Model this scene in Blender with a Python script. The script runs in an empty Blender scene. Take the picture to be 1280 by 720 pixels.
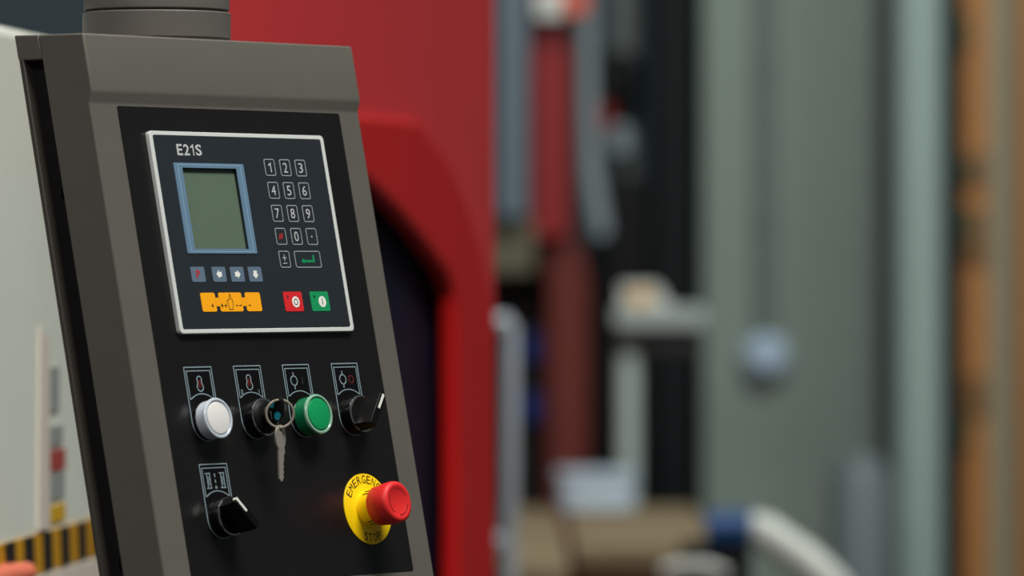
import bpy, math, random
from mathutils import Vector, Matrix

random.seed(4)
S = bpy.context.scene
COL = S.collection
PI = math.pi

# ------------------------------------------------------------------ camera
CAM_Z = 1.35
FPX = 6500.0            # focal length in pixels of the 1280 px wide frame
HORIZON = 329.1         # image row of the horizon
cam = bpy.data.cameras.new('camera')
cam_o = bpy.data.objects.new('camera', cam)
COL.objects.link(cam_o)
cam_o.location = (0, 0, CAM_Z)
cam_o.rotation_euler = (PI / 2, 0, 0)
cam.sensor_width = 36.0
cam.lens = FPX / 1280 * 36.0
cam.shift_y = -(360 - HORIZON) / 1280
cam.clip_end = 200
cam.dof.use_dof = True
cam.dof.focus_distance = 4.30
cam.dof.aperture_fstop = 4.3
S.camera = cam_o

# ------------------------------------------------------------------ light
W = bpy.data.worlds.new('overcast')
S.world = W
W.use_nodes = True
bg = W.node_tree.nodes['Background']
bg.inputs[0].default_value = (0.86, 0.95, 1.0, 1)
bg.inputs[1].default_value = 0.08


def area(name, loc, target, sx, sy, power, col):
    l = bpy.data.lights.new(name, 'AREA')
    l.shape = 'RECTANGLE'
    l.size = sx
    l.size_y = sy
    l.energy = power
    l.color = col
    o = bpy.data.objects.new(name, l)
    COL.objects.link(o)
    o.location = loc
    d = Vector(target) - Vector(loc)
    o.rotation_euler = d.to_track_quat('-Z', 'Y').to_euler()
    return o


area('hall_lamp_right', (1.3, 3.05, 5.5), (-0.2, 4.6, 1.35), 2.4, 1.2, 300, (1.0, 0.97, 0.92))
area('added_fill_left', (-2.6, 1.0, 5.0), (-0.3, 4.3, 1.3), 2.4, 1.2, 84, (1.0, 0.90, 0.86))  # added fill light, lifts the console's left side
area('added_fill_far', (1.6, 8.6, 5.0), (0.9, 12.0, 1.2), 2.4, 1.2, 170, (0.90, 1.0, 0.97))  # separate light added to brighten the pillar and the far background

S.view_settings.view_transform = 'Standard'
S.view_settings.look = 'None'
S.view_settings.exposure = 0.0
S.view_settings.gamma = 1.0
S.view_settings.use_curve_mapping = False


# ------------------------------------------------------------------ materials
def lin(c):
    return tuple(((x / 255) / 12.92 if x / 255 <= 0.04045 else ((x / 255 + 0.055) / 1.055) ** 2.4) for x in c)


MATS = {}


def mat(name, rgb, rough=0.5, metal=0.0, noise=0.08, nscale=40.0, bump=0.0, bscale=400.0, spec=0.5, coat=0.0, trans=0.0, ior=1.45):
    m = bpy.data.materials.new(name)
    m.use_nodes = True
    nt = m.node_tree
    b = nt.nodes['Principled BSDF']
    b.inputs['Roughness'].default_value = rough
    b.inputs['Metallic'].default_value = metal
    b.inputs['Specular IOR Level'].default_value = spec
    b.inputs['Coat Weight'].default_value = coat
    b.inputs['Coat Roughness'].default_value = 0.15
    b.inputs['Transmission Weight'].default_value = trans
    b.inputs['IOR'].default_value = ior
    c = lin(rgb)
    tc = nt.nodes.new('ShaderNodeTexCoord')
    if noise > 0:
        n = nt.nodes.new('ShaderNodeTexNoise')
        n.inputs['Scale'].default_value = nscale
        n.inputs['Detail'].default_value = 4
        nt.links.new(tc.outputs['Object'], n.inputs['Vector'])
        r = nt.nodes.new('ShaderNodeMapRange')
        r.inputs['To Min'].default_value = 1 - noise
        r.inputs['To Max'].default_value = 1 + noise
        nt.links.new(n.outputs['Fac'], r.inputs['Value'])
        v = nt.nodes.new('ShaderNodeVectorMath')
        v.operation = 'SCALE'
        v.inputs[0].default_value = c
        nt.links.new(r.outputs[0], v.inputs['Scale'])
        nt.links.new(v.outputs[0], b.inputs['Base Color'])
    else:
        b.inputs['Base Color'].default_value = (*c, 1)
    if bump > 0:
        n2 = nt.nodes.new('ShaderNodeTexNoise')
        n2.inputs['Scale'].default_value = bscale
        n2.inputs['Detail'].default_value = 2
        nt.links.new(tc.outputs['Object'], n2.inputs['Vector'])
        bm = nt.nodes.new('ShaderNodeBump')
        bm.inputs['Strength'].default_value = bump
        bm.inputs['Distance'].default_value = 0.0004
        nt.links.new(n2.outputs['Fac'], bm.inputs['Height'])
        nt.links.new(bm.outputs[0], b.inputs['Normal'])
    MATS[name] = m
    return m


mat('console_paint', (96, 94, 87), 0.52, bump=0.18, bscale=900, noise=0.05)
mat('joint_paint', (98, 95, 90), 0.42, bump=0.1, bscale=900, noise=0.05)
mat('black_sheet', (10, 10, 10), 0.6)
mat('rear_paint', (72, 68, 62), 0.55)
mat('overlay', (20, 20, 20), 0.34, noise=0.25, nscale=30, bump=0.08, bscale=1500)
mat('bezel_silver', (205, 212, 208), 0.42, noise=0.03)
mat('bezel_side', (150, 155, 160), 0.3, metal=0.6, noise=0.03)
mat('faceplate', (33, 40, 46), 0.45, noise=0.06)
mat('key_line', (150, 160, 162), 0.5, noise=0)
mat('key_print', (185, 190, 190), 0.5, noise=0)
mat('red_print', (190, 40, 35), 0.5, noise=0)
mat('dark_red_print', (110, 35, 40), 0.5, noise=0)
mat('green_print', (10, 135, 85), 0.5, noise=0)
mat('black_print', (22, 20, 16), 0.5, noise=0)
mat('white_print', (232, 235, 228), 0.5, noise=0)
mat('faint_print', (60, 66, 68), 0.5, noise=0)
mat('slate_key', (92, 112, 132), 0.5, noise=0.02)
mat('amber_key', (255, 172, 10), 0.5, noise=0.02)
mat('red_key', (214, 36, 42), 0.5, noise=0.02)
mat('green_key', (12, 146, 88), 0.5, noise=0.02)
mat('screen_frame', (98, 128, 152), 0.45, noise=0.02)
mat('screen_line', (130, 166, 192), 0.45, noise=0)
mat('screen', (92, 110, 94), 0.3, noise=0.02)
mat('screen_wall', (60, 58, 56), 0.5, noise=0)
mat('legend_line', (140, 160, 168), 0.45, noise=0)
mat('gloss_black', (9, 9, 10), 0.16, noise=0, spec=0.6)
mat('knob_black', (5, 5, 5), 0.5, noise=0, spec=0.25)
mat('chrome', (225, 225, 225), 0.12, metal=1, noise=0)
mat('steel', (190, 184, 172), 0.38, metal=0.55, noise=0.1, nscale=300)
mat('white_cap', (228, 228, 226), 0.4, noise=0.01)
mat('clear_lens', (205, 217, 228), 0.10, noise=0, trans=0.1)
mat('green_cap', (8, 150, 88), 0.4, noise=0.02)
mat('green_body', (14, 120, 74), 0.25, noise=0)
mat('green_rim', (150, 200, 172), 0.12, noise=0, trans=0.2)
mat('green_groove', (5, 60, 36), 0.4, noise=0)
mat('estop_yellow', (255, 214, 0), 0.42, noise=0.02)
mat('estop_red', (222, 40, 40), 0.5, noise=0.06, nscale=200, bump=0.1)
mat('estop_groove', (140, 18, 22), 0.6, noise=0)
mat('teal_plastic', (10, 130, 150), 0.35, noise=0)
# the hall
mat('pale_paint', (232, 238, 226), 0.5, noise=0.04, nscale=6)
mat('cream', (226, 216, 203), 0.6, noise=0.03)
mat('hazard_yellow', (214, 156, 16), 0.5, noise=0.05)
mat('hazard_black', (30, 30, 28), 0.5, noise=0.05)
mat('label_red', (176, 74, 68), 0.5)
mat('label_grey', (158, 164, 160), 0.5)
mat('label_yellow', (222, 176, 30), 0.5)
mat('salmon', (226, 120, 92), 0.6)
mat('machine_red', (212, 26, 24), 0.42, noise=0.06, nscale=8, coat=0.25)
mat('machine_red_pink_sheen', (232, 60, 62), 0.34, noise=0.05, nscale=8, coat=0.5)  # same red, with the pinkish sheen of glancing light put into the base colour
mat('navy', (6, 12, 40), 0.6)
mat('wall_paint', (92, 108, 116), 0.85, noise=0.06, nscale=2)
mat('concrete', (62, 61, 58), 0.8, noise=0.15, nscale=3, bump=0.3, bscale=30)
mat('pillar_paint', (126, 138, 128), 0.6, noise=0.05, nscale=3)
mat('conduit_grey', (100, 110, 104), 0.6)
mat('socket_blue', (178, 196, 216), 0.35)
mat('column_steel', (160, 178, 172), 0.35, noise=0.08, nscale=5)
mat('dark_gap', (64, 62, 62), 0.7)
mat('near_black', (6, 7, 7), 0.6, spec=0.25)
mat('black_teal', (4, 14, 15), 0.6, spec=0.25)
mat('post_steel', (184, 196, 188), 0.2, noise=0.05)
mat('post_grey', (118, 126, 124), 0.5)
mat('ring_metal', (215, 205, 185), 0.22, metal=0.7, noise=0)
mat('rust_red', (96, 26, 14), 0.6, noise=0.25, nscale=9)
mat('strip_red', (132, 16, 18), 0.5)
mat('steel_blue', (92, 106, 116), 0.45, noise=0.08, nscale=6)
mat('olive_metal', (92, 88, 70), 0.6)
mat('box_blue', (30, 62, 150), 0.5)
mat('dark_brown', (36, 28, 24), 0.7)
mat('grey_arm', (138, 148, 152), 0.4)
mat('white_tube', (176, 182, 190), 0.35)
mat('shelf_white', (165, 172, 168), 0.45)
mat('box_white', (205, 205, 198), 0.55)
mat('label_orange', (220, 160, 60), 0.55)
mat('pale_blue_box', (186, 200, 214), 0.5)
mat('tan_wood', (140, 120, 92), 0.7, noise=0.14, nscale=7)
mat('brown_wood', (112, 86, 56), 0.7, noise=0.14, nscale=7)
mat('hose_white', (210, 212, 204), 0.5)
mat('hose_blue', (18, 66, 118), 0.5)
mat('drum_blue', (114, 124, 126), 0.4)
mat('rack_orange', (166, 110, 58), 0.55, noise=0.2, nscale=3)
mat('rack_brown', (120, 84, 46), 0.6)
mat('olive_card', (150, 142, 118), 0.7)
mat('leaf_green', (30, 72, 44), 0.6)
mat('orange_cap', (210, 74, 40), 0.5)


# ------------------------------------------------------------------ mesh builder
class MB:
    def __init__(self):
        self.v = []
        self.f = []
        self.m = []

    def add(self, vs, fs, mi=0):
        o = len(self.v)
        self.v += [tuple(p) for p in vs]
        self.f += [tuple(i + o for i in f) for f in fs]
        self.m += [mi] * len(fs)
        return self

    def box(self, a, b, mi=0):
        (x0, y0, z0), (x1, y1, z1) = a, b
        vs = [(x0, y0, z0), (x1, y0, z0), (x1, y1, z0), (x0, y1, z0), (x0, y0, z1), (x1, y0, z1), (x1, y1, z1), (x0, y1, z1)]
        return self.add(vs, [(0, 3, 2, 1), (4, 5, 6, 7), (0, 1, 5, 4), (1, 2, 6, 5), (2, 3, 7, 6), (3, 0, 4, 7)], mi)

    def prism(self, poly, fn0, fn1, mi=0):
        n = len(poly)
        vs = [fn0(p) for p in poly] + [fn1(p) for p in poly]
        fs = [tuple(range(n - 1, -1, -1)), tuple(range(n, 2 * n))]
        fs += [(i, (i + 1) % n, n + (i + 1) % n, n + i) for i in range(n)]
        return self.add(vs, fs, mi)

    def flat(self, poly, z0, z1, mi=0):
        return self.prism(poly, lambda p: (p[0], p[1], z0), lambda p: (p[0], p[1], z1), mi)

    def ring(self, outer, inner, z0, z1, mi=0):
        n = len(outer)
        vs = [(p[0], p[1], z) for z in (z0, z1) for lo in (outer, inner) for p in lo]
        fs = []
        for i in range(n):
            j = (i + 1) % n
            fs += [(2 * n + i, 2 * n + j, 3 * n + j, 3 * n + i), (i, n + i, n + j, j),
                   (i, j, 2 * n + j, 2 * n + i), (n + i, 3 * n + i, 3 * n + j, n + j)]
        return self.add(vs, fs, mi)

    def lathe(self, prof, fr, seg=40, mi=0, cap0=True, cap1=True):
        """prof: (radius, height); fr(x, y, h) -> point"""
        vs = []
        fs = []
        n = len(prof)
        for r, h in prof:
            for k in range(seg):
                a = 2 * PI * k / seg
                vs.append(fr(r * math.cos(a), r * math.sin(a), h))
        for i in range(n - 1):
            for k in range(seg):
                j = (k + 1) % seg
                fs.append((i * seg + k, i * seg + j, (i + 1) * seg + j, (i + 1) * seg + k))
        if cap0:
            fs.append(tuple(range(seg - 1, -1, -1)))
        if cap1:
            fs.append(tuple((n - 1) * seg + k for k in range(seg)))
        return self.add(vs, fs, mi)

    def tube(self, pts, rad, seg=12, mi=0, closed=False):
        pts = [Vector(p) for p in pts]
        n = len(pts)
        rads = rad if isinstance(rad, (list, tuple)) else [rad] * n
        vs = []
        fs = []
        prev = None
        for i, p in enumerate(pts):
            if closed:
                t = pts[(i + 1) % n] - pts[i - 1]
            else:
                t = pts[min(i + 1, n - 1)] - pts[max(i - 1, 0)]
            t.normalize()
            if prev is None:
                prev = t.orthogonal().normalized()
            x = (prev - t * prev.dot(t)).normalized()
            prev = x
            y = t.cross(x)
            for k in range(seg):
                a = 2 * PI * k / seg
                vs.append(p + (x * math.cos(a) + y * math.sin(a)) * rads[i])
        for i in range(n if closed else n - 1):
            j2 = (i + 1) % n
            for k in range(seg):
                j = (k + 1) % seg
                fs.append((i * seg + k, i * seg + j, j2 * seg + j, j2 * seg + k))
        if not closed:
            fs.append(tuple(range(seg - 1, -1, -1)))
            fs.append(tuple((n - 1) * seg + k for k in range(seg)))
        return self.add(vs, fs, mi)

    def ribbon(self, pts, w, z0, z1, mi=0, closed=False):
        """raised line of width w along 2D points"""
        n = len(pts)
        L = []
        R = []
        P = [Vector((p[0], p[1])) for p in pts]
        for i in range(n):
            a = P[i] - P[i - 1] if (i > 0 or closed) else P[1] - P[0]
            b = P[(i + 1) % n] - P[i] if (i < n - 1 or closed) else P[-1] - P[-2]
            a.normalize()
            b.normalize()
            na = Vector((-a.y, a.x))
            nb = Vector((-b.y, b.x))
            m = (na + nb)
            if m.length < 1e-6:
                m = na
            m.normalize()
            k = w / 2 / max(0.35, m.dot(na))
            L.append(P[i] + m * k)
            R.append(P[i] - m * k)
        vs = []
        for z in (z0, z1):
            vs += [(p.x, p.y, z) for p in L] + [(p.x, p.y, z) for p in R]
        fs = []
        for i in range(n if closed else n - 1):
            j = (i + 1) % n
            fs += [(2 * n + i, 3 * n + i, 3 * n + j, 2 * n + j), (i, j, n + j, n + i), (i, 2 * n + i, 2 * n + j, j), (n + i, n + j, 3 * n + j, 3 * n + i)]
        return self.add(vs, fs, mi)

    def build(self, name, mats, parent=None, xf=None, bevel=0.0, seg=2, smooth=0.6):
        me = bpy.data.meshes.new(name)
        vs = [xf(p) for p in self.v] if xf else self.v
        me.from_pydata([tuple(p) for p in vs], [], self.f)
        for m in (mats if isinstance(mats, (list, tuple)) else [mats]):
            me.materials.append(MATS[m])
        for p, mi in zip(me.polygons, self.m):
            p.material_index = mi
        import bmesh
        bm = bmesh.new()
        bm.from_mesh(me)
        bmesh.ops.recalc_face_normals(bm, faces=bm.faces)
        bm.to_mesh(me)
        bm.free()
        me.polygons.foreach_set('use_smooth', [True] * len(me.polygons))
        me.set_sharp_from_angle(angle=smooth)
        o = bpy.data.objects.new(name, me)
        COL.objects.link(o)
        if parent is not None:
            o.parent = parent
        if bevel > 0:
            b = o.modifiers.new('bevel', 'BEVEL')
            b.width = bevel
            b.segments = seg
            b.limit_method = 'ANGLE'
            b.angle_limit = 0.5
        return o


def tag(o, label, cat, group=None, kind=None):
    o['label'] = label
    o['category'] = cat
    if group:
        o['group'] = group
    if kind:
        o['kind'] = kind
    return o


def struct(o):
    o['kind'] = 'structure'
    return o


def rrect(x0, y0, x1, y1, r, n=4):
    pts = []
    for cx, cy, a0 in ((x1 - r, y1 - r, 0), (x0 + r, y1 - r, PI / 2), (x0 + r, y0 + r, PI), (x1 - r, y0 + r, 1.5 * PI)):
        for k in range(n + 1):
            a = a0 + PI / 2 * k / n
            pts.append((cx + r * math.cos(a), cy + r * math.sin(a)))
    return pts


def circ(cx, cy, r, n=28, a0=0.0, a1=2 * PI, ry=None):
    full = abs(a1 - a0 - 2 * PI) < 1e-6
    return [(cx + r * math.cos(a0 + (a1 - a0) * k / (n if full else n - 1)), cy + (ry or r) * math.sin(a0 + (a1 - a0) * k / (n if full else n - 1))) for k in range(n)]


_tcache = {}


def glyphs(s, bold=0.0):
    if s == '1':
        return ([(0.0, 0.50), (0.0, 0.60), (0.16, 0.66), (0.26, 0.76), (0.36, 0.76), (0.36, 0.0), (0.24, 0.0), (0.24, 0.58), (0.14, 0.53)], [(0, 8, 2, 1), (8, 7, 3, 2), (7, 6, 5, 4, 3)])
    key = (s, bold)
    if key not in _tcache:
        cu = bpy.data.curves.new('t', 'FONT')
        cu.body = s
        cu.size = 1
        cu.offset = bold
        cu.resolution_u = 3
        o = bpy.data.objects.new('t', cu)
        COL.objects.link(o)
        dg = bpy.context.evaluated_depsgraph_get()
        me = o.evaluated_get(dg).to_mesh()
        v = [(p.co.x, p.co.y) for p in me.vertices]
        f = [tuple(p.vertices) for p in me.polygons]
        o.evaluated_get(dg).to_mesh_clear()
        bpy.data.objects.remove(o)
        bpy.data.curves.remove(cu)
        _tcache[key] = (v, f)
    return _tcache[key]


def text(mb, s, x0, v0, x1, v1, n, mi=0, bold=0.02, rot=0.0, flip=True):
    """flat print of s fitted in the box x0..x1, v0(top)..v1(bottom); panel coordinates (v runs down)"""
    v, f = glyphs(s, bold)
    ax = min(p[0] for p in v)
    bx = max(p[0] for p in v)
    ay = min(p[1] for p in v)
    by = max(p[1] for p in v)
    out = []
    cx, cv = (x0 + x1) / 2, (v0 + v1) / 2
    for px, py in v:
        a = (px - ax) / (bx - ax) * (x1 - x0) + x0 - cx
        b = (by - py) / (by - ay) * (v1 - v0) + v0 - cv
        c, s_ = math.cos(rot), math.sin(rot)
        out.append((cx + a * c - b * s_, cv + a * s_ + b * c, n))
    mb.add(out, f, mi)


def at(px, py, Y):
    """point seen at pixel (px, py) of the 1280x720 frame at distance Y from the camera"""
    return Vector(((px - 640) / FPX * Y, Y, CAM_Z - (py - HORIZON) / FPX * Y))


# ================================================================== the hall
mb = MB().box((-9, -3, -0.1), (9, 17.2, 0))
struct(mb.build('floor', 'concrete'))
mb = MB().box((-9, 17, 0), (9, 17.2, 6))
struct(mb.build('wall_back', 'wall_paint'))
mb = MB().box((-9.2, -3, 0), (-9, 17.2, 6))
struct(mb.build('wall_left', 'wall_paint'))


def empty(name, loc, rz=0.0):
    o = bpy.data.objects.new(name, None)
    COL.objects.link(o)
    o.location = loc
    o.rotation_euler = (0, 0, rz)
    o.empty_display_size = 0.05
    return o


class Thing:
    """an Empty at a thing's base; parts are given in world coordinates"""

    def __init__(self, name, base, label, cat, rz=0.0, group=None):
        self.o = empty(name, base, rz)
        tag(self.o, label, cat, group)
        self.inv = (Matrix.Translation(Vector(base)) @ Matrix.Rotation(rz, 4, 'Z')).inverted()

    def part(self, name, mb, mats, parent=None, bevel=0.0, smooth=0.6, seg=2):
        return mb.build(name, mats, parent or self.o, lambda p: self.inv @ Vector(p), bevel, seg, smooth)


# ------------------------------------------------------------------ pale machine with hazard tape (behind the console, left)
# its long side runs almost along the view; local: s along the side, n out of it
def side_frame(p0, e):
    e = Vector((e[0], e[1], 0)).normalized()
    n = Vector((e.y, -e.x, 0))
    return lambda s, z, q: Vector((p0[0], p0[1], 0)) + e * s + n * q + Vector((0, 0, z))


LF = side_frame((-0.4923, 5.0), (0.0919, 0.9958))
top_z, tape_t, tape_b = 1.581, 1.080, 1.040
t = Thing('shearing_machine', tuple(LF(0.3, 0, -0.3)), 'pale grey-green machine housing with hazard tape and stickers along its side', 'machine')
prof = [(0, 0)]
mb = MB()
poly = [(-0.7, 0.0), (-0.70, top_z), (0.65, top_z), (0.65, 0.0)]
mb.prism(poly, lambda p: LF(p[0], p[1], 0), lambda p: LF(p[0], p[1], -0.6))
t.part('housing', mb, 'pale_paint', bevel=0.012, seg=3)
mb = MB().prism([(-0.7, 0.96), (0.65, 0.96), (0.65, tape_b - 0.004), (-0.7, tape_b - 0.004)], lambda p: LF(p[0], p[1], 0.0), lambda p: LF(p[0], p[1], 0.004))
t.part('lower_rail', mb, 'cream')
tape = MB().prism([(-0.7, tape_b), (0.65, tape_b), (0.65, tape_t), (-0.7, tape_t)], lambda p: LF(p[0], p[1], 0.0), lambda p: LF(p[0], p[1], 0.002))
tp = t.part('hazard_tape', tape, 'hazard_yellow')
k = -0.68
while k < 0.58:
    mb = MB().prism([(k, tape_b), (k + 0.05, tape_b), (k + 0.042, tape_t), (k - 0.008, tape_t)], lambda p: LF(p[0], p[1], 0.0015), lambda p: LF(p[0], p[1], 0.0032))
    t.part('black_stripe', mb, 'hazard_black', tp)
    k += 0.1
mb = MB().prism([(0.190, 1.083), (0.250, 1.083), (0.250, 1.272), (0.200, 1.285)], lambda p: LF(p[0], p[1], 0), lambda p: LF(p[0], p[1], 0.003))
t.part('cream_strip', mb, 'cream')
for nm, m_, s0, s1, z0, z1 in (('sticker', 'label_red', 0.252, 0.345, 1.139, 1.160), ('sticker', 'label_yellow', 0.255, 0.345, 1.087, 1.104),
                              ('sticker', 'label_grey', 0.258, 0.34, 1.110, 1.136), ('sticker', 'label_grey', 0.254, 0.33, 1.165, 1.185), ('sticker', 'label_grey', 0.254, 0.31, 1.20, 1.245)):
    mb = MB().prism([(s0, z0), (s1, z0), (s1, z1), (s0, z1)], lambda p: LF(p[0], p[1], 0), lambda p: LF(p[0], p[1], 0.002))
    t.part(nm, mb, m_)
# salmon coloured hose end beside it
mb = MB()
p0 = at(-30, 732, 4.95)
p1 = at(34, 715, 5.05)
mb.tube([p0, (p0 + p1) / 2 + Vector((0, 0, 0.002)), p1], [0.012, 0.0125, 0.010], 12)
t.part('salmon_cover', mb, 'salmon')

# ------------------------------------------------------------------ red press brake (behind the console)
RF = side_frame((-0.0203, 6.6), (0.272, 0.962))
t = Thing('press_brake', tuple(RF(-0.6, 0, -0.3)), 'large red press brake with open throat in its side frame, behind the console', 'machine')
mb = MB()
upper = [(-1.25, 1.45), (-0.30, 1.45), (-0.05, 1.25), (0.036, 1.25), (0.036, 2.6), (-1.25, 2.6)]
mb.prism(upper, lambda p: RF(p[0], p[1], -0.011), lambda p: RF(p[0], p[1], -0.035))
t.part('upper_plate', mb, 'machine_red_pink_sheen', bevel=0.004)
neck = [(-1.25, 1.505), (-0.575, 1.523), (-0.334, 1.523), (-0.21, 1.478), (-0.127, 1.425), (-0.073, 1.378), (-0.02, 1.315), (0.0, 1.26), (0.0, 0.0), (-0.166, 0.0), (-0.166, 1.05),
        (-0.172, 1.27), (-0.181, 1.312), (-0.211, 1.337), (-0.316, 1.378), (-0.416, 1.412), (-0.506, 1.438), (-0.666, 1.478), (-1.25, 1.49)]
mb = MB()
mb.prism(neck, lambda p: RF(p[0], p[1], 0.0), lambda p: RF(p[0], p[1], -0.026))
t.part('side_frame', mb, 'machine_red', bevel=0.010, seg=3)
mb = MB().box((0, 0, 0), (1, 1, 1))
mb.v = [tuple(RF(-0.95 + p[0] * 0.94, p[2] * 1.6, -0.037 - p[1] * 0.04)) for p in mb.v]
t.part('throat_dark_backing', mb, 'navy')  # navy sheet added behind the opening, standing in for the throat's dark depth

# ------------------------------------------------------------------ second machine in the depth (blue-grey guide, red ram, rust column)
Y2 = 10.0


def slab(px0, px1, py0, py1, Y, depth, z_floor=False, z_top=None):
    a = at(px0, py1, Y)
    b = at(px1, py0, Y)
    return MB().box((a.x, Y, 0.0 if z_floor else a.z), (b.x, Y + depth, z_top if z_top else b.z))


t = Thing('bending_machine', (0.1, 11.7, 0), 'distant machine with blue-grey guide, dark red ram and rust-red column', 'machine')
t.part('steel_guide', slab(622, 660, 0, 272, 11.4, 0.10, z_top=2.4), 'steel_blue', bevel=0.004)
t.part('red_ram', slab(664, 713, 0, 298, 11.5, 0.20, z_top=2.4), 'strip_red', bevel=0.006)
t.part('dark_body', slab(612, 690, 280, 700, 11.75, 0.35, z_floor=True), 'dark_brown', bevel=0.006)
t.part('head_block', slab(606, 668, 276, 345, 11.45, 0.30), 'olive_metal', bevel=0.012)
mb = MB()
a = at(684, 0, 11.55)
b = at(736, 0, 11.55)
zt = at(0, 296, 11.55).z
pol = [(a.x, 0), (b.x, 0), (b.x, zt - 0.10), (b.x - 0.012, zt - 0.04), (b.x - 0.035, zt), (a.x - 0.02, zt), (a.x - 0.012, zt - 0.05), (a.x, zt - 0.10)]
mb.prism(pol, lambda p: (p[0], 11.55, p[1]), lambda p: (p[0], 11.9, p[1]))
t.part('rust_column', mb, 'rust_red', bevel=0.006)
t.part('crossbeam', slab(606, 740, -40, -10, 11.71, 0.1, z_top=2.4), 'steel_blue')
for y0, y1 in ((415, 452), (490, 528)):
    t.part('blue_casing', slab(654, 682, y0, y1, 11.72, 0.05), 'box_blue', bevel=0.004)
t.part('white_cap', slab(668, 712, -12, 24, 11.44, 0.06), 'box_white', bevel=0.008)
t.part('orange_cap', slab(704, 734, -12, 20, 11.43, 0.06), 'orange_cap', bevel=0.008)

# white handle bar
mb = MB()
Yh = 9.0
pts = [at(606, 402, Yh), at(634, 401, Yh), at(638, 408, Yh), at(638, 540, Yh), at(638, 668, Yh), at(634, 676, Yh), at(606, 676, Yh)]
mb.tube(pts, 0.0135, 12)
hb = Thing('guard_rail', tuple(at(638, 676, Yh)), 'white tubular guard rail standing upright beside the red press brake', 'rail')
hb.part('rail_tube', mb, 'white_tube')
mb = MB()
mb.tube([at(638, 660, Yh), Vector((at(638, 0, Yh).x, Yh, 0.0))], 0.012, 12)
hb.part('rail_post', mb, 'white_tube')

# ------------------------------------------------------------------ grey curved arm with black hose
ga = Thing('support_arm', (at(770, 0, 12.2).x, 12.2, 0), 'light grey curved arm with a black lower hose beside the dark red ram', 'arm')
mb = MB()
mb.tube([at(733, -60, 12.2), at(734, 60, 12.2), at(735, 150, 12.2), at(738, 210, 12.2), at(745, 262, 12.2), at(752, 296, 12.2)], [0.020, 0.020, 0.021, 0.024, 0.026, 0.023], 14)
ga.part('arm_tube', mb, 'grey_arm')
mb = MB()
mb.tube([at(752, 290, 12.2), at(760, 350, 12.2), at(772, 420, 12.2), at(779, 520, 12.2), Vector((at(780, 0, 12.2).x, 12.2, 0))], 0.022, 12)
ga.part('hose', mb, 'near_black')

# ------------------------------------------------------------------ black cabinet, shelf, post
Yc = 12.6
bc = Thing('machine_cabinet', (at(810, 0, Yc).x, Yc + 0.3, 0), 'black steel cabinet standing behind the white shelf', 'cabinet')
bc.part('body', slab(738, 814, 226, 620, Yc, 0.6, z_floor=True), 'near_black', bevel=0.01)
bc.part('door', slab(742, 811, 420, 640, Yc - 0.012, 0.012), 'near_black', bevel=0.002)
tw = Thing('tall_locker', (at(845, 0, Yc).x, Yc + 0.3, 0), 'tall black-green locker between the black cabinet and the grey-green pillar', 'cabinet')
tw.part('body', slab(815, 873, -20, 720, Yc, 0.5, z_floor=True, z_top=3.2), 'black_teal', bevel=0.01)
tw.part('door', slab(819, 870, 0, 640, Yc - 0.012, 0.012), 'black_teal', bevel=0.002)
mp = Thing('machine_post', (at(785, 0, Yc).x, Yc + 0.2, at(0, 226, Yc).z), 'grey machine post with dark head, red cap and white guard on the black cabinet', 'machine')
mp.part('column', slab(764, 800, -20, 226, Yc + 0.30, 0.12, z_top=3.0), 'post_grey', bevel=0.01)
mb = MB()
hc = at(768, 112, Yc + 0.2)
mb.lathe([(0.02, -0.10), (0.05, -0.09), (0.062, -0.02), (0.062, 0.05), (0.04, 0.09), (0.02, 0.095)], lambda x, y, h: hc + Vector((x, y, h)), 20)
mp.part('head', mb, 'near_black')
mb = MB()
hr = at(755, 147, Yc + 0.1)
mb.lathe([(0.008, -0.034), (0.018, -0.03), (0.024, 0.0), (0.022, 0.03), (0.01, 0.036)], lambda x, y, h: hr + Vector((x, y, h)), 16)
mp.part('red_cap', mb, 'strip_red')
mb = MB()
hw = at(775, 175, Yc + 0.1)
mb.lathe([(0.012, -0.04), (0.03, -0.03), (0.03, 0.02), (0.015, 0.038)], lambda x, y, h: hw + Vector((x, y, h)), 16)
mp.part('white_guard', mb, 'grey_arm')
mb = MB().tube([hw, Vector((hw.x, hw.y, at(0, 226, Yc).z))], 0.01, 8)
mp.part('guard_stem', mb, 'near_black')

Ys = 11.6
ws = Thing('shelf_stand', (at(786, 0, Ys).x, Ys + 0.1, 0), 'narrow white shelf on a shiny metal post in front of the black cabinet', 'shelf')
ws.part('shelf_board', slab(768, 882, 384, 410, Ys, 0.25), 'shelf_white', bevel=0.006)
ws.part('lower_rail', slab(772, 880, 424, 440, Ys + 0.05, 0.05), 'dark_gap', bevel=0.003)
mb = MB()
pc = at(785, 0, Ys + 0.08)
z1 = at(0, 410, Ys).z
mb.lathe([(0.024, 0.0), (0.024, z1)], lambda x, y, h: Vector((pc.x + x, pc.y + y, h)), 24)
ws.part('post', mb, 'post_steel')
wb = Thing('white_carton', tuple(at(802, 384, Ys + 0.06)), 'small white carton with an orange label, on the white shelf', 'box')
z0 = at(0, 384, Ys).z
a = at(776, 356, Ys + 0.03)
b = at(832, 0, Ys + 0.03)
mb = MB()
pol = [(a.x, z0), (b.x + 0.012, z0), (b.x - 0.018, a.z), (a.x, a.z)]
mb.prism(pol, lambda p: (p[0], Ys + 0.03, p[1]), lambda p: (p[0], Ys + 0.15, p[1]))
wb.part('carton_body', mb, 'box_white', bevel=0.004)
wb.part('orange_label', slab(790, 812, 364, 381, Ys + 0.027, 0.004), 'label_orange')

# ------------------------------------------------------------------ benches with the pale blue box
bz = 0.82


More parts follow.
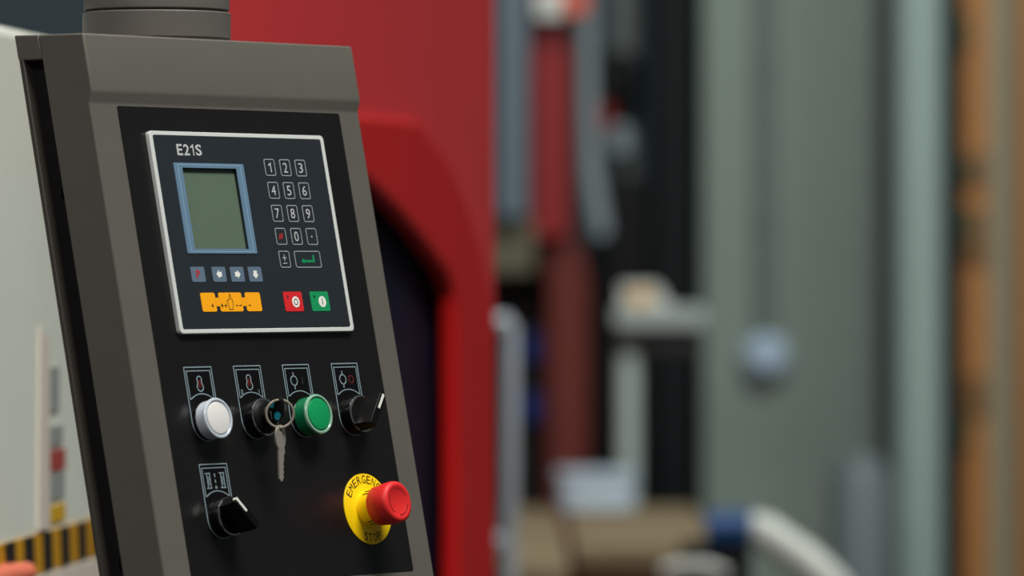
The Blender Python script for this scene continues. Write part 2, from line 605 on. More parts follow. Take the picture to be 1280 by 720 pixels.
def bench(name, label, px0, px1, Ya, Yb, top_m, z=bz):
    x0 = at(px0, 0, Ya).x
    x1 = at(px1, 0, Ya).x
    b_ = Thing(name, ((x0 + x1) / 2, (Ya + Yb) / 2, 0), label, 'workbench')
    n = 5
    for i in range(n):
        ya = Ya + (Yb - Ya) * i / n
        yb = Ya + (Yb - Ya) * (i + 1) / n - 0.006
        b_.part('plank', MB().box((x0, ya, z - 0.035), (x1, yb, z)), top_m, bevel=0.003)
    b_.part('apron', MB().box((x0 + 0.01, Ya + 0.03, z - 0.13), (x1 - 0.01, Yb - 0.03, z - 0.036)), 'brown_wood', bevel=0.003)
    for lx in (x0 + 0.02, x1 - 0.08):
        for ly in (Ya + 0.04, Yb - 0.1):
            b_.part('leg', MB().box((lx, ly, 0), (lx + 0.06, ly + 0.06, z - 0.13)), 'brown_wood', bevel=0.003)
    return b_


bench('workbench', 'long tan plank workbench carrying the pale blue box', 718, 905, 9.75, 11.35, 'tan_wood')
bench('workbench', 'short tan plank workbench beside the red press brake frame', 625, 712, 9.1, 11.35, 'tan_wood', bz - 0.002)
mb = MB()
a = at(698, 0, 11.1)
b = at(794, 0, 11.1)
mb.prism([(p[0], p[1]) for p in rrect(a.x, 11.05, b.x, 11.28, 0.03)], lambda p: (p[0], p[1], bz + 0.001), lambda p: (p[0], p[1], bz + 0.082))
pb = Thing('storage_tub', ((a.x + b.x) / 2, 11.17, bz), 'pale blue plastic tub on the tan workbench', 'box')
pb.part('tub_body', mb, 'pale_blue_box', bevel=0.008)
mb = MB()
mb.prism([(p[0], p[1]) for p in rrect(a.x - 0.006, 11.044, b.x + 0.006, 11.286, 0.034)], lambda p: (p[0], p[1], bz + 0.068), lambda p: (p[0], p[1], bz + 0.084))
pb.part('tub_rim', mb, 'pale_blue_box', bevel=0.003)

# ------------------------------------------------------------------ white hose with blue sleeve on a black crate
Yd = 9.1
cz = at(0, 684, Yd + 0.1).z
ct = Thing('black_crate', (at(905, 0, Yd).x, Yd + 0.15, 0), 'black crate stack standing beside the tan workbench, under the white duct', 'crate')
ct.part('crate_body', slab(862, 938, 693, 720, Yd - 0.06, 0.36, z_floor=True), 'near_black', bevel=0.006)
ct.part('crate_rim', slab(858, 942, 690, 698, Yd - 0.07, 0.38), 'near_black', bevel=0.004)
du = Thing('flexible_duct', tuple(at(910, 684, Yd)), 'white flexible duct with a blue sleeve lying over the black crate', 'duct')
path = [at(882, 662, Yd + 0.05), at(912, 661, Yd + 0.05), at(940, 661, Yd + 0.05), at(956, 664, Yd + 0.04), at(984, 684, Yd + 0.03), at(1012, 703, Yd + 0.02), at(1040, 730, Yd), at(1062, 770, Yd), at(1072, 860, Yd)]
path.append(Vector((path[-1].x, Yd, 0.03)))
rr = 0.030
mb = MB().tube(path[2:], rr, 18)
du.part('duct_tube', mb, 'hose_white')
mb = MB().tube(path[:3], rr + 0.002, 18)
du.part('blue_sleeve', mb, 'hose_blue')
wt = MB()
Yw = 8.9
wt.tube([at(826, 712, Yw), at(850, 708, Yw), at(885, 708, Yw), at(910, 716, Yw)], [0.008, 0.011, 0.011, 0.008], 14)
wq = Thing('shelf_stand', (at(868, 0, Yw).x, Yw, 0), 'low white tray on a stand in front of the black crate', 'tray')
wq.part('tray', wt, 'box_white')
wq.part('stand', MB().box((at(846, 0, Yw).x, Yw - 0.02, 0), (at(888, 0, Yw).x, Yw + 0.02, at(0, 716, Yw).z)), 'near_black', bevel=0.004)
wq.o.name = 'tray_stand'

# ------------------------------------------------------------------ pillar with conduit and round socket
Yp = 12.5
pl = Thing('hall_pillar', (at(988, 0, Yp).x, Yp + 0.2, 0), 'broad grey-green painted pillar carrying the conduit and round socket', 'pillar')
pl.part('shaft', slab(878, 1096, 0, 720, Yp, 0.42, z_floor=True, z_top=4.5), 'pillar_paint', bevel=0.008)
pl.part('edge_strip', slab(1094, 1118, 0, 720, Yp + 0.03, 0.3, z_floor=True, z_top=4.5), 'dark_gap')
cd = MB()
cx = at(957, 0, Yp).x
zc = at(0, 446, Yp).z
cd.box((cx - 0.024, Yp - 0.03, zc + 0.02), (cx + 0.024, Yp, 4.5))
co = Thing('conduit', (cx, Yp - 0.02, zc), 'flat grey conduit running down the pillar into the round socket', 'conduit')
co.part('channel', cd, 'conduit_grey', bevel=0.004)
for z in (1.45, 1.8, 2.4):
    co.part('clip', MB().box((cx - 0.028, Yp - 0.033, z), (cx + 0.028, Yp, z + 0.015)), 'conduit_grey', bevel=0.002)
so = Thing('wall_socket', (cx, Yp - 0.03, zc), 'round pale blue socket mounted on the grey-green pillar', 'socket')
fr = lambda x, y, h: Vector((cx + x, Yp - h, zc + y))
so.part('housing', MB().lathe([(0.056, 0.0), (0.056, 0.03), (0.05, 0.05), (0.043, 0.056)], fr, 32), 'socket_blue')
so.part('cover', MB().lathe([(0.036, 0.05), (0.036, 0.062), (0.028, 0.07)], fr, 28), 'socket_blue')

# ------------------------------------------------------------------ steel column, drum, black post, racks
Yk = 11.9
ck = Thing('steel_column', (at(1150, 0, Yk).x, Yk + 0.1, 0), 'round light grey steel column between the pillar and the black post', 'column')
cc = Vector((at(1150, 0, Yk).x, Yk + 0.08, 0))
ck.part('shaft', MB().lathe([(0.058, 0.02), (0.058, 4.5)], lambda x, y, h: cc + Vector((x, y, h)), 36), 'column_steel')
ck.part('base_plate', MB().box((cc.x - 0.1, cc.y - 0.1, 0), (cc.x + 0.1, cc.y + 0.1, 0.02)), 'column_steel', bevel=0.002)
dr = Thing('plastic_drum', (at(1077, 0, 11.4).x, 11.4, 0), 'grey-blue plastic drum at the foot of the grey-green pillar', 'drum')
dc = Vector((at(1077, 0, 11.4).x, 11.45, 0))
zt = at(0, 582, 11.4).z
dr.part('drum_body', MB().lathe([(0.05, 0), (0.064, 0.02), (0.068, 0.3), (0.064, 0.32), (0.068, 0.34), (0.068, zt - 0.04), (0.058, zt)], lambda x, y, h: dc + Vector((x, y, h)), 28), 'drum_blue')
dr.part('lid', MB().lathe([(0.05, zt), (0.05, zt + 0.015), (0.044, zt + 0.02)], lambda x, y, h: dc + Vector((x, y, h)), 28), 'drum_blue')
bp = Thing('black_post', (at(1194, 0, 11.3).x, 11.33, 0), 'slim black post between the steel column and the orange rack', 'post')
bp.part('shaft', slab(1184, 1203, 0, 720, 11.3, 0.05, z_floor=True, z_top=4.0), 'near_black', bevel=0.004)
bp.part('foot', MB().box((at(1180, 0, 11.3).x, 11.28, 0), (at(1207, 0, 11.3).x, 11.37, 0.012)), 'near_black')


def rack(px0, px1, Y, mat_, label, top=4.0):
    x0, x1 = at(px0, 0, Y).x, at(px1, 0, Y).x
    r = Thing('rack_upright', ((x0 + x1) / 2, Y + 0.04, 0), label, 'rack')
    r.part('upright', MB().box((x0, Y, 0.008), (x1, Y + 0.08, top)), mat_, bevel=0.005)
    r.part('foot_plate', MB().box((x0, Y, 0), (x1, Y + 0.08, 0.008)), mat_)
    return r


r = rack(1203, 1237, 12.2, 'rack_orange', 'orange rack upright with dark green tags beside the black post')
for y0, y1 in ((190, 232), (262, 330), (470, 520)):
    r.part('beam_lock', slab(1206, 1237, y0, y1, 12.19, 0.02), 'rack_brown', bevel=0.003)
for y0, y1 in ((18, 62), (196, 226), (258, 305), (520, 562)):
    r.part('green_tag', slab(1196, 1211, y0, y1, 12.17, 0.03), 'leaf_green', bevel=0.003)
rack(1237, 1274, 12.3, 'olive_card', 'olive-grey rack upright standing next to the orange one')
rack(1275, 1312, 12.2, 'rack_orange', 'plain orange rack upright beyond the olive-grey one')

# ================================================================== the console
YAW, TILT = 0.89848, 0.21073
U = Vector((math.cos(YAW), math.sin(YAW), 0))
Hn = Vector((math.sin(YAW), -math.cos(YAW), 0))
Vd = Hn * math.sin(TILT) - Vector((0, 0, 1)) * math.cos(TILT)
N = Hn * math.cos(TILT) + Vector((0, 0, 1)) * math.sin(TILT)
PANEL0 = Vector((-0.29931, 4.22915, CAM_Z + 0.10746))
U0, V0, N0 = 108.0, 430.0, -33.0


def pw(u, v, n):
    """panel millimetres (right, down, out) -> world metres"""
    return PANEL0 + (U * u + Vd * v + N * n) * 0.001


def pl_(p):
    """panel millimetres -> console local metres"""
    return Vector(((p[0] - U0), (V0 - p[1]), (p[2] - N0))) * 0.001


con = bpy.data.objects.new('control_console', None)
COL.objects.link(con)
R3 = Matrix((U, -Vd, N)).transposed()
con_m = Matrix.Translation(pw(U0, V0, N0)) @ R3.to_4x4()
con.matrix_world = con_m
con.empty_display_size = 0.05
tag(con, 'dark grey machine control console with number keypad, screen, knobs and emergency stop', 'control panel')
con_inv = con_m.inverted()


def cpart(name, mb, mats, parent=con, bevel=0.0, smooth=0.6, seg=2, label=None):
    o = mb.build(name, mats, parent, pl_, bevel, seg, smooth)
    if label:
        o['label'] = label
    return o


def cworld(name, mb, mats, parent=con, bevel=0.0, smooth=0.6):
    return mb.build(name, mats, parent, lambda p: con_inv @ Vector(p), bevel, 2, smooth)


UL, UR = -59.5, 275.5
tt = math.tan(TILT)
# front shell: profile (v, n) swept across the width
prof = [(-79.0, 4.6), (-33.0, 4.6), (-29.5, 3.9), (-23.5, 0.5), (-21.0, 0.0), (430.0, 0.0), (430.0, -44.0), (-79.0 - 48.6 * tt, -44.0)]
mb = MB().prism(prof, lambda p: (UL, p[0], p[1]), lambda p: (UR, p[0], p[1]))
cpart('front_shell', mb, 'console_paint', bevel=0.0016, seg=3)
vt = -79.0 - 48.6 * tt
prof = [(vt, -44.0), (vt + 21, -44.0), (vt + 21 - 26.5 * tt, -70.5), (vt - 26.5 * tt, -70.5)]
mb = MB().prism(prof, lambda p: (UL, p[0], p[1]), lambda p: (UR, p[0], p[1]))
cpart('rear_cap', mb, 'console_paint', bevel=0.0012)
mb = MB().box((UL + 9, vt + 12, -66), (UR - 9, 426, -43))
inner = cpart('inner_box', mb, 'black_sheet')
mb = MB().box((UL, vt + 15, -69.5), (UR, 430, -64.5))
cpart('rear_plate', mb, 'rear_paint', bevel=0.0008)
mb = MB().box((45, vt - 2, -132), (171, 380, -69.5))
cpart('rear_box', mb, 'rear_paint', bevel=0.003)
for vv in (345.0, 40.0):
    mb = MB().lathe([(4.0, 0), (4.0, 3.0), (2.5, 3.6)], lambda x, y, h: (UL + 9 - h, vv + y, -51 + x), 6)
    cpart('hex_bolt', mb, 'gloss_black', inner)

# swivel joint and arm on top
zt = pw(0, -79.0, 4.6).z
ac = pw(108, -79, 4.6) + Hn * (-0.0728)
ac = Vector((ac.x, ac.y, 0))
frv = lambda x, y, h: ac + Vector((x, y, zt + h))
mb = MB().lathe([(0.058, -0.012), (0.0615, 0.002), (0.0622, 0.003), (0.0622, 0.0236), (0.0612, 0.0246), (0.058, 0.0248)], frv, 72)
sj = cworld('swivel_joint', mb, 'joint_paint')
mb = MB().lathe([(0.057, 0.0246), (0.0605, 0.0262), (0.0612, 0.0270), (0.0612, 0.064), (0.056, 0.072), (0.030, 0.073)], frv, 72)
cworld('joint_cap', mb, 'joint_paint', sj)
mb = MB().lathe([(0.030, 0.06), (0.030, 4.2 - zt)], frv, 32)
cworld('arm_tube', mb, 'joint_paint')
mb = MB().box((-9, ac.y - 0.1, 4.2), (9, ac.y + 0.1, 4.4))
struct(mb.build('trim_1', 'joint_paint'))

# overlay sheet
mb = MB().flat(rrect(-28, -20.3, 248.5, 374, 1.5), 0.0, 0.7)
cpart('overlay_sheet', mb, 'overlay')

# ------------------------------------------------------------------ display unit
FN = 4.7    # front of the face plate
HX0, HX1, HV0, HV1 = 0.0, 217.6, 0.6, 169.2
mb = MB()
mb.ring(rrect(HX0, HV0, HX1, HV1, 3.5), rrect(HX0 + 4.2, HV0 + 3.6, HX1 - 4.2, HV1 - 3.6, 1.8), 0.5, 4.9)
hmi = cpart('display_unit', mb, 'bezel_silver', bevel=0.0005, label='keypad display unit with silver rim')
SI = (33.4, 31.0, 99.8, 99.0)
mb = MB()
mb.ring(rrect(HX0 + 4.2, HV0 + 3.6, HX1 - 4.2, HV1 - 3.6, 1.8), rrect(SI[0], SI[1], SI[2], SI[3], 0.3), 0.6, FN)
cpart('faceplate', mb, 'faceplate', hmi)
mb = MB().flat(rrect(SI[0] - 0.2, SI[1] - 0.2, SI[2] + 0.2, SI[3] + 0.2, 0.3), 0.75, 2.2)
cpart('screen', mb, 'screen', hmi, label='grey-green liquid crystal screen')
mb = MB().ring(rrect(23.6, 27.0, 109.4, 102.8, 1.2), rrect(SI[0], SI[1], SI[2], SI[3], 0.3), FN, FN + 0.6)
mb.ribbon(rrect(28.2, 28.6, 105.0, 101.4, 0.4), 0.7, FN + 0.6, FN + 0.75, 1, True)
cpart('screen_frame', mb, ['screen_frame', 'screen_line'], hmi, label='blue-grey frame around the screen')
mb = MB()
for ch, xa, xb in (('E', 30.8, 37.6), ('2', 39.0, 46.0), ('1', 47.4, 51.4), ('S', 53.6, 61.0)):
    text(mb, ch, xa, 11.2, xb, 20.6, FN + 0.15, 0, 0.02)
cpart('model_lettering', mb, 'key_print', hmi)

KW, KH = 12.6, 13.6
cols = [136.6, 156.2, 175.8]
rows = [22.4, 42.0, 61.6, 81.2, 100.7]
names = [['1', '2', '3'], ['4', '5', '6'], ['7', '8', '9'], ['//', '0', '.'], ['±', 'ENT', None]]
for r_, row in enumerate(names):
    for c_, ch in enumerate(row):
        if ch is None:
            continue
        x0, v0 = cols[c_], rows[r_]
        w = KW if ch != 'ENT' else cols[2] + KW - cols[1]
        mb = MB().flat(rrect(x0, v0, x0 + w, v0 + KH, 1.6), FN, FN + 0.12, 2)
        mb.ribbon(rrect(x0, v0, x0 + w, v0 + KH, 1.6), 0.75, FN, FN + 0.3, 0, True)
        z = FN + 0.2
        cx, cv = x0 + w / 2, v0 + KH / 2
        pm = 'key_print'
        if ch in '0123456789':
            hw = 1.7 if ch == '1' else 2.6
            text(mb, ch, cx - hw, cv - 4.2, cx + hw, cv + 4.2, z, 1, 0.0)
        elif ch == '//':
            pm = 'red_print'
            for d in (-1.5, 1.1):
                mb.flat([(cx + d - 1.6, cv + 2.4), (cx + d - 0.2, cv + 2.4), (cx + d + 2.0, cv - 2.4), (cx + d + 0.6, cv - 2.4)], FN, z, 1)
        elif ch == '.':
            mb.flat(circ(cx, cv, 0.8, 10), FN, z, 1)
        elif ch == '±':
            mb.box((cx - 2.4, cv - 1.6, FN), (cx + 2.4, cv - 0.9, z), 1)
            mb.box((cx - 0.4, cv - 4.0, FN), (cx + 0.4, cv + 1.4, z), 1)
            mb.box((cx - 2.4, cv + 3.0, FN), (cx + 2.4, cv + 3.7, z), 1)
        else:
            pm = 'green_print'
            mb.flat([(cx - 8.6, cv + 1.6), (cx - 5.0, cv - 1.0), (cx - 5.0, cv + 0.6), (cx + 6.2, cv + 0.6), (cx + 6.2, cv - 3.6), (cx + 8.6, cv - 3.6),
                     (cx + 8.6, cv + 2.6), (cx - 5.0, cv + 2.6), (cx - 5.0, cv + 4.2)], FN, z, 1)
        cpart('key', mb, ['key_line', pm, 'faceplate'], hmi)

# slate arrow keys
NW, NH = 16.6, 12.6
for i, x0 in enumerate((24.0, 49.8, 72.2, 94.4)):
    v0 = 113.9
    mb = MB().flat(rrect(x0, v0, x0 + NW, v0 + NH, 1.6), FN, FN + 0.4, 0)
    cx, cv = x0 + NW / 2, v0 + NH / 2
    z = FN + 0.55
    pm = 'white_print'
    if i == 0:
        pm = 'red_print'
        text(mb, 'P', cx - 2.4, cv - 3.4, cx + 2.4, cv + 3.4, z, 1, 0.015)
    else:
        ar = [(-3.6, 0), (-0.2, -3.6), (-0.2, -2.0), (3.0, -2.0), (3.0, 2.0), (-0.2, 2.0), (-0.2, 3.6)]
        if i == 2:
            ar = [(-a, b) for a, b in ar]
        if i == 3:
            ar = [(b * 1.05, -a) for a, b in ar]
        mb.flat([(cx + a, cv + b) for a, b in ar], FN, z, 1)
    cpart('arrow_key', mb, ['slate_key', pm], hmi)

# amber jog key: three lobes joined by two bridges
A0, A1, B0, B1 = 31.0, 104.2, 135.5, 151.3
mb = MB()
w = A1 - A0
lob = [(0.0, 0.24), (0.30, 0.685), (0.745, 1.0)]
for a, b in lob:
    mb.flat(rrect(A0 + a * w, B0, A0 + b * w, B1, 1.8), FN, FN + 0.4, 0)
for a, b in ((0.235, 0.305), (0.68, 0.75)):
    mb.box((A0 + a * w, B0 + 4.2, FN), (A0 + b * w, B1 - 4.4, FN + 0.4), 0)
z = FN + 0.55


def plus(cx, cv, minus=False):
    mb.box((cx - 1.5, cv - 0.35, FN), (cx + 1.5, cv + 0.35, z), 1)
    if not minus:
        mb.box((cx - 0.4, cv - 1.7, FN), (cx + 0.4, cv + 1.7, z), 1)


cv = B1 - 5.0
plus(A0 + 0.175 * w, cv)
plus(A0 + 0.335 * w, cv)
plus(A0 + 0.395 * w, cv)
plus(A0 + 0.585 * w, cv, True)
plus(A0 + 0.645 * w, cv, True)
plus(A0 + 0.80 * w, cv, True)
hx = A0 + 0.48 * w
hand = [(-2.2, 6.4), (-3.0, 1.6), (-3.6, -0.8), (-2.6, -1.4), (-0.6, -2.2), (-0.2, -5.2), (0.6, -6.4), (1.2, -5.2), (1.4, -2.4), (2.8, -1.6), (3.2, 1.4), (2.4, 6.4)]
mb.ribbon([(hx + a, B0 + 7.6 + b) for a, b in hand], 0.5, FN, z, 1, True)
cpart('jog_key', mb, ['amber_key', 'black_print'], hmi)

for i, (x0, x1, cm) in enumerate(((133.6, 156.8, 'red_key'), (167.4, 190.6, 'green_key'))):
    mb = MB().flat(rrect(x0, 135.1, x1, 151.8, 1.4), FN, FN + 0.4, 0)
    cx, cv = x0 + 14.4, 143.8
    mb.flat(circ(cx, cv, 4.7), FN, z, 1)
    mb.flat(circ(x0 + 5.0, 139.4, 1.2, 12), FN, z, 2)
    if i == 0:
        mb.ribbon(circ(cx, cv, 2.3, 20), 0.7, FN, z + 0.1, 2, True)
    else:
        mb.box((cx - 0.4, cv - 2.6, FN), (cx + 0.4, cv + 2.6, z + 0.1), 2)
    cpart('stop_key' if i == 0 else 'start_key', mb, [cm, 'white_print', 'dark_red_print' if i == 0 else 'green_groove'], hmi)


# ------------------------------------------------------------------ legend plates
def legend(cu, v0, sym):
    """plate 33 wide, square top at v0 and round bottom about the button axis"""
    h = 16.5
    ax = v0 + 44.6
    outline = [(cu - h, v0), (cu + h, v0)] + [(cu + h * math.cos(a), ax + h * math.sin(a)) for a in [PI * k / 20 for k in range(21)]]
    mb = MB().flat(outline, 0.5, 1.1, 1)
    mb.ribbon(outline, 0.8, 1.0, 1.35, 0, True)
    hi = h - 2.3
    arc = []
    half = math.acos(18.5 / 22.6)
    for k in range(13):
        a = -PI / 2 - half + 2 * half * k / 12
        arc.append((cu + 22.6 * math.cos(a), ax + 22.6 * math.sin(a)))
    inner_ = [(cu - hi, v0 + 3.0), (cu + hi, v0 + 3.0), (cu + hi, ax - 18.5)] + arc[::-1] + [(cu - hi, ax - 18.5)]
    mb.ribbon(inner_, 0.7, 1.0, 1.35, 0, True)
    zz = (1.0, 1.3)
    cv = v0 + 13.4
    extra = 'dark_red_print'
    if sym == 'eight':
        e = []
        for k in range(19):
            a = math.radians(145 + 250 * k / 18)
            e.append((cu + 2.8 * math.cos(a), cv - 3.0 + 2.9 * math.sin(a)))
        for k in range(19):
            a = math.radians(-38 + 256 * k / 18)
            e.append((cu + 3.6 * math.cos(a), cv + 3.0 + 3.5 * math.sin(a)))
        mb.ribbon(e, 0.8, *zz, 0, True)
        mb.ribbon([(cu - 0.9, cv - 3.0), (cu - 1.2, cv + 3.4)], 1.0, *zz, 2)
        mb.ribbon([(cu + 0.9, cv - 3.0), (cu + 1.2, cv + 3.4)], 1.0, *zz, 2)
    elif sym in ('bar', 'barred'):
        c0 = cu - 4.6
        mb.ribbon(circ(c0, cv, 4.0, 24), 0.8, *zz, 0, True)
        mb.box((c0 - 0.5, cv - 7.2, zz[0]), (c0 + 0.5, cv - 4.2, zz[1]), 0)
        mb.box((c0 - 0.5, cv + 4.2, zz[0]), (c0 + 0.5, cv + 7.2, zz[1]), 0)
        if sym == 'bar':
            mb.box((cu + 5.6, cv - 3, zz[0]), (cu + 6.2, cv + 3, zz[1]), 2)
            extra = 'faint_print'
        else:
            mb.ribbon(circ(cu + 6.0, cv, 3.0, 20), 0.7, *zz, 2, True)
    else:
        for k, c0 in enumerate((cu - 8.2, cu, cu + 8.6)):
            if k == 1:
                for d in (-5.6, -0.8, 4.0):
                    mb.box((c0 - 0.5, cv + d, zz[0]), (c0 + 0.5, cv + d + 2.8, zz[1]), 0)
                mb.box((c0 - 1.6, cv + 5.6, zz[0]), (c0 + 1.6, cv + 6.2, zz[1]), 0)
            else:
                w_ = 3.2
                for d in (-6.4, 5.8):
                    mb.box((c0 - w_, cv + d, zz[0]), (c0 + w_, cv + d + 0.7, zz[1]), 0)
                mb.box((c0 - w_ * 0.5, cv - 6, zz[0]), (c0 - w_ * 0.5 + 0.8, cv + 6, zz[1]), 0)
                mb.box((c0 + w_ * 0.55, cv - 6, zz[0]), (c0 + w_ * 0.55 + 0.8, cv + 6, zz[1]), 0)
                mb.ribbon([(c0 - 0.4, cv - 3.4), (c0 + 1.0, cv - 1.2), (c0 - 0.4, cv + 1.2), (c0 + 1.0, cv + 3.4)], 0.6, *zz, 0)
    if sym == 'eight' and cu > 50:
        mb.ribbon(circ(cu - 10.6, cv + 8.2, 0.9, 12, ry=1.9), 0.45, *zz, 0, True)
        mb.box((cu + 10.2, cv + 6.2, zz[0]), (cu + 10.7, cv + 9.8, zz[1]), 0)
    return cpart('legend_plate', mb, ['legend_line', 'knob_black', extra], con)


AX = {'white': (17.6, 241.0), 'key': (78.0, 241.0), 'green': (138.8, 241.0), 'sel': (201.2, 241.0), 'sel2': (17.8, 321.0)}
legend(17.6, 196.3, 'eight')
legend(78.0, 196.2, 'eight')
legend(138.8, 196.2, 'bar')
legend(201.2, 196.1, 'barred')
legend(17.8, 276.3, 'tool')


def afr(c):
    return lambda x, y, h: (c[0] + x, c[1] + y, h)


# illuminated push buttons
def push_button(c, body_m, rim_m, cap_m, groove_m, top):
    b = cpart('push_button', MB().lathe([(15.0, 1.0), (15.4, 1.4), (15.4, 4.0), (14.8, 4.6)], afr(c), 48), 'gloss_black')
    cpart('lens_body', MB().lathe([(14.9, 4.0), (15.9, 5.0), (16.0, top - 3.5), (15.6, top - 3.0)], afr(c), 48), body_m, b)
    cpart('lens_rim', MB().lathe([(15.6, top - 3.2), (16.6, top - 2.6), (16.8, top - 1.2), (16.2, top - 0.2), (14.9, top), (14.2, top - 0.5), (14.1, top - 2.4)], afr(c), 48, cap0=False, cap1=False), rim_m, b)
    cpart('lens_groove', MB().lathe([(14.4, top - 3.2), (14.4, top - 2.2)], afr(c), 48), groove_m, b)
    cpart('lens_cap', MB().lathe([(13.2, top - 2.4), (13.3, top - 0.8), (12.9, top - 0.2), (12.2, top)], afr(c), 48), cap_m, b)
    return b


pbw = push_button(AX['white'], 'clear_lens', 'clear_lens', 'white_cap', 'clear_lens', 16.0)
pbw['label'] = 'white push button'
pbg = push_button(AX['green'], 'green_body', 'green_rim', 'green_cap', 'green_groove', 19.0)
pbg['label'] = 'green push button'


# selector switches
def selector(c, ang, name):
    b = cpart(name, MB().lathe([(15.2, 1.0), (15.5, 1.4), (15.5, 11.2), (15.3, 11.6)], afr(c), 56), 'gloss_black')
    cpart('chrome_ring', MB().lathe([(15.3, 11.4), (15.75, 11.8), (15.75, 12.7), (15.0, 13.1), (14.3, 12.9), (14.2, 11.6)], afr(c), 56, cap0=False, cap1=False), 'chrome', b)
    cpart('base_ring', MB().lathe([(15.4, 1.1), (16.2, 1.2), (16.0, 1.9), (15.4, 2.0)], afr(c), 56, cap0=False, cap1=False), 'gloss_black', b)
    cpart('turn_disc', MB().lathe([(14.3, 11.4), (14.3, 12.6), (13.8, 13.0)], afr(c), 48), 'knob_black', b)
    # handle blade along direction d (up, turned by ang), square tips, ridge at n = 30
    d = (math.sin(ang), -math.cos(ang))
    q = (-d[1], d[0])

    def P(a, s, n):
        return (c[0] + d[0] * a + q[0] * s, c[1] + d[1] * a + q[1] * s, n)
    mb = MB()
    prof_ = [(-15.2, 12.4, 5.2), (15.2, 12.4, 5.2), (15.6, 22.0, 4.8), (15.8, 30.0, 3.6), (-15.8, 30.0, 3.6), (-15.6, 22.0, 4.8)]
    n_ = len(prof_)
    mb.add([P(a, s, n) for a, n, s in prof_] + [P(a, -s, n) for a, n, s in prof_],
           [tuple(range(n_)), tuple(range(2 * n_ - 1, n_ - 1, -1))] + [(i, n_ + i, n_ + (i + 1) % n_, (i + 1) % n_) for i in range(n_)])
    hdl = cpart('handle', mb, 'knob_black', b, bevel=0.0007)
    mb = MB()
    mb.prism([(1.5, 1.1), (15.2, 1.1), (15.2, -1.1), (1.5, -1.1)], lambda p: P(p[0], p[1], 29.8), lambda p: P(p[0], p[1], 30.4))
    mb.prism([(15.2, 1.1), (15.2, -1.1), (15.95, -1.1), (15.95, 1.1)], lambda p: P(p[0], p[1], 26.5), lambda p: P(p[0], p[1], 30.4))
    cpart('white_marker', mb, 'white_print', b)
    return b


s1 = selector(AX['sel'], math.radians(38), 'selector_switch')
s2 = selector(AX['sel2'], math.radians(-43), 'selector_switch')

# key switch
c = AX['key']
ks = cpart('key_switch', MB().lathe([(15.2, 1.0), (15.5, 1.4), (15.5, 11.2), (15.3, 11.6)], afr(c), 56), 'gloss_black', label='black key switch with chrome ring')
cpart('chrome_ring', MB().lathe([(15.3, 11.4), (15.75, 11.8), (15.75, 12.7), (15.0, 13.1), (14.3, 12.9), (14.2, 11.6)], afr(c), 56, cap0=False, cap1=False), 'chrome', ks)
cpart('lock_face', MB().lathe([(14.3, 11.4), (14.3, 13.0), (12.0, 15.0), (9.0, 15.4), (8.5, 19.0), (7.6, 19.6)], afr(c), 40), 'knob_black', ks)

# emergency stop
c = (201.4, 320.0)
es = cpart('emergency_stop', MB().lathe([(30.0, 0.6), (30.0, 1.5), (29.7, 1.7)], afr(c), 72), 'estop_yellow', label='red mushroom button on round yellow plate')
mb = MB()
for i, ch in enumerate('EMERGENCY'):
    a = math.radians(-57 + i * 14.25)
    x, y = c[0] + 25.0 * math.sin(a), c[1] - 25.0 * math.cos(a)
    text(mb, ch, x - 2.3, y - 3.4, x + 2.3, y + 3.4, 1.85, 0, 0.0, rot=a)
cpart('plate_lettering', mb, 'black_print', es)
mb = MB()
for i, ch in enumerate('STOP'):
    a = math.radians(-19.5 + i * 13.0)
    x, y = c[0] + 24.4 * math.sin(a), c[1] + 24.4 * math.cos(a)
    text(mb, ch, x - 2.2, y - 3.4, x + 2.2, y + 3.4, 1.85, 0, 0.0, rot=-a)
cpart('plate_lettering', mb, 'black_print', es)
col = cpart('collar', MB().lathe([(15.8, 1.5), (15.4, 2.2), (15.2, 6.0), (15.2, 14.0)], afr(c), 56), 'estop_yellow', es)
for a in (-2.3, -2.05, 2.0, 2.25):
    x, y = c[0] + 15.3 * math.cos(a), c[1] + 15.3 * math.sin(a)
    cpart('collar_mark', MB().box((x - 0.4, y - 0.4, 7.0), (x + 0.4, y + 0.4, 13.0)), 'black_print', es)
cpart('mushroom_cap', MB().lathe([(13.0, 13.0), (15.6, 13.2), (16.4, 14.0), (17.6, 26.0), (17.8, 32.0), (17.2, 34.4), (15.4, 35.8), (13.2, 36.0), (12.6, 35.6), (0.5, 35.5)], afr(c), 64, cap1=True), 'estop_red', es, smooth=0.9)
for a0 in (10, 130, 250):
    mb = MB().ribbon(circ(c[0], c[1], 11.3, 16, math.radians(a0), math.radians(a0 + 85)), 0.8, 35.4, 35.75)
    cpart('cap_arrow', mb, 'estop_groove', es)

# ------------------------------------------------------------------ keys on their ring
hole = pw(78.0, 230.5, 31.0)
kr = empty('key_ring', hole - Vector((0, 0, 0.066)))
tag(kr, 'split ring of keys hanging from the key switch, one key inserted', 'keys')
ko = Vector(kr.location)
kx = lambda p: Vector(p) - ko
rc = hole - Vector((0, 0, 0.0112))
ex = Vector((0.97, 0.20, 0.0)).normalized()
mb = MB()
pts = []
for k in range(96):
    a = 4 * PI * k / 96
    off = Vector((0.2, -0.97, 0)) * (0.0011 * (k / 96 - 0.5))
    pts.append(rc + (ex * math.cos(a) + Vector((0, 0, 1)) * math.sin(a)) * 0.0113 + off)
mb.tube(pts, 0.00105, 8)
mb.build('split_ring', 'ring_metal', kr, kx)
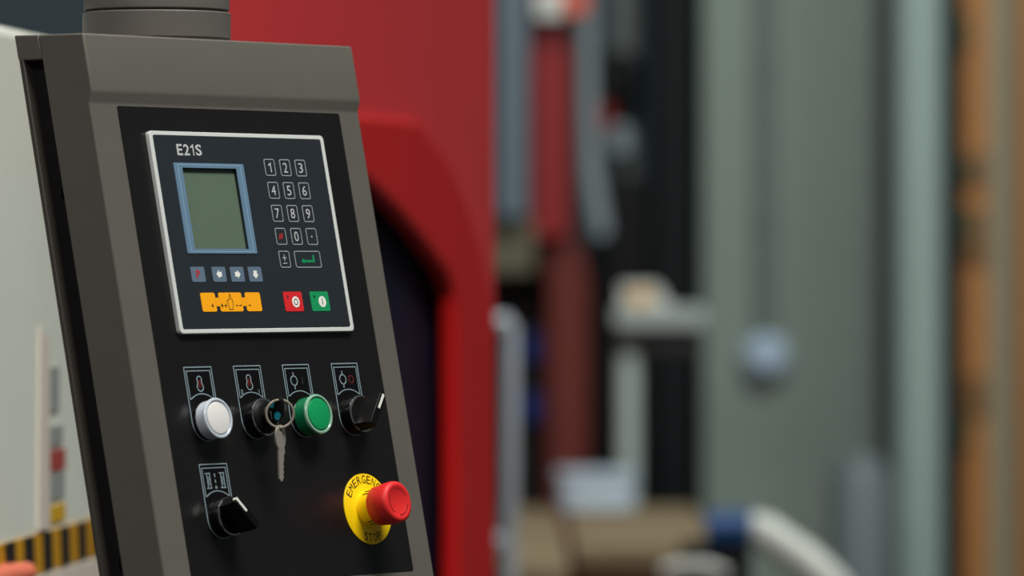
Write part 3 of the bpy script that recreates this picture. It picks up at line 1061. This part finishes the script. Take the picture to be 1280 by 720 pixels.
# inserted key: teal plastic bow standing out of the lock
mb = MB()
bow = [(241 + 4.5, 20.5), (241 + 6.5, 23), (241 + 6.0, 29), (241 + 3, 32), (241 - 5, 34), (241 - 11, 34), (241 - 13.0, 31), (241 - 11.5, 26.0), (241 - 6.5, 20.5)]
mb.prism(bow, lambda p: pw(76.6, p[0], p[1]), lambda p: pw(79.4, p[0], p[1]))
ik = mb.build('inserted_key', 'knob_black', kr, kx, 0.0006)
for tv, tn, tr in ((243.0, 27.0, 3.4), (233.5, 23.5, 2.4)):
    mb = MB()
    mb.prism(circ(tv, tn, tr, 16), lambda p: pw(76.2, p[0], p[1]), lambda p: pw(79.8, p[0], p[1]))
    mb.build('teal_inlay', 'teal_plastic', ik, kx)
mb = MB()
mb.prism([(241 - 3.5, 19.0), (241 + 3.5, 19.0), (241 + 3.5, 22.0), (241 - 3.5, 22.0)], lambda p: pw(77.0, p[0], p[1]), lambda p: pw(79.0, p[0], p[1]))
mb.build('key_blade', 'steel', ik, kx)
# hanging key
kb = rc - Vector((0, 0, 0.0113))
ang = math.radians(55)
kd = Vector((math.cos(ang), math.sin(ang), 0))
kn = Vector((-math.sin(ang), math.cos(ang), 0))


def K(a, z, s):
    return kb + kd * a * 0.001 + Vector((-0.03 * z * 0.001, 0, z * 0.001)) + kn * s * 0.001


ov = circ(0, -8.2, 6.4, 28, ry=10.4)
hol = circ(0, -1.6, 1.9, 28, ry=1.9)
n = 28
mb = MB()
vs = [K(p[0], p[1], s) for s in (-0.9, 0.9) for lo in (ov, hol) for p in lo]
fs = []
for i in range(n):
    j = (i + 1) % n
    fs += [(2 * n + i, 2 * n + j, 3 * n + j, 3 * n + i), (i, n + i, n + j, j), (i, j, 2 * n + j, 2 * n + i), (n + i, 3 * n + i, 3 * n + j, n + j)]
mb.add(vs, fs)
hk = mb.build('hanging_key', 'steel', kr, kx)
mb = MB()
bl = [(-3.2, -17.2), (-3.2, -41.5), (-1.6, -43.6), (0.2, -44.0), (1.0, -42.6), (2.4, -40.5), (1.4, -38.5), (2.8, -36.5), (1.6, -34.5), (2.9, -32.0), (2.0, -30.0), (3.2, -27.0), (3.2, -22.0), (4.6, -21.5), (4.6, -17.2)]
mb.prism(bl, lambda p: K(p[0], p[1], -0.8), lambda p: K(p[0], p[1], 0.8))
mb.build('key_blade', 'steel', hk, kx)
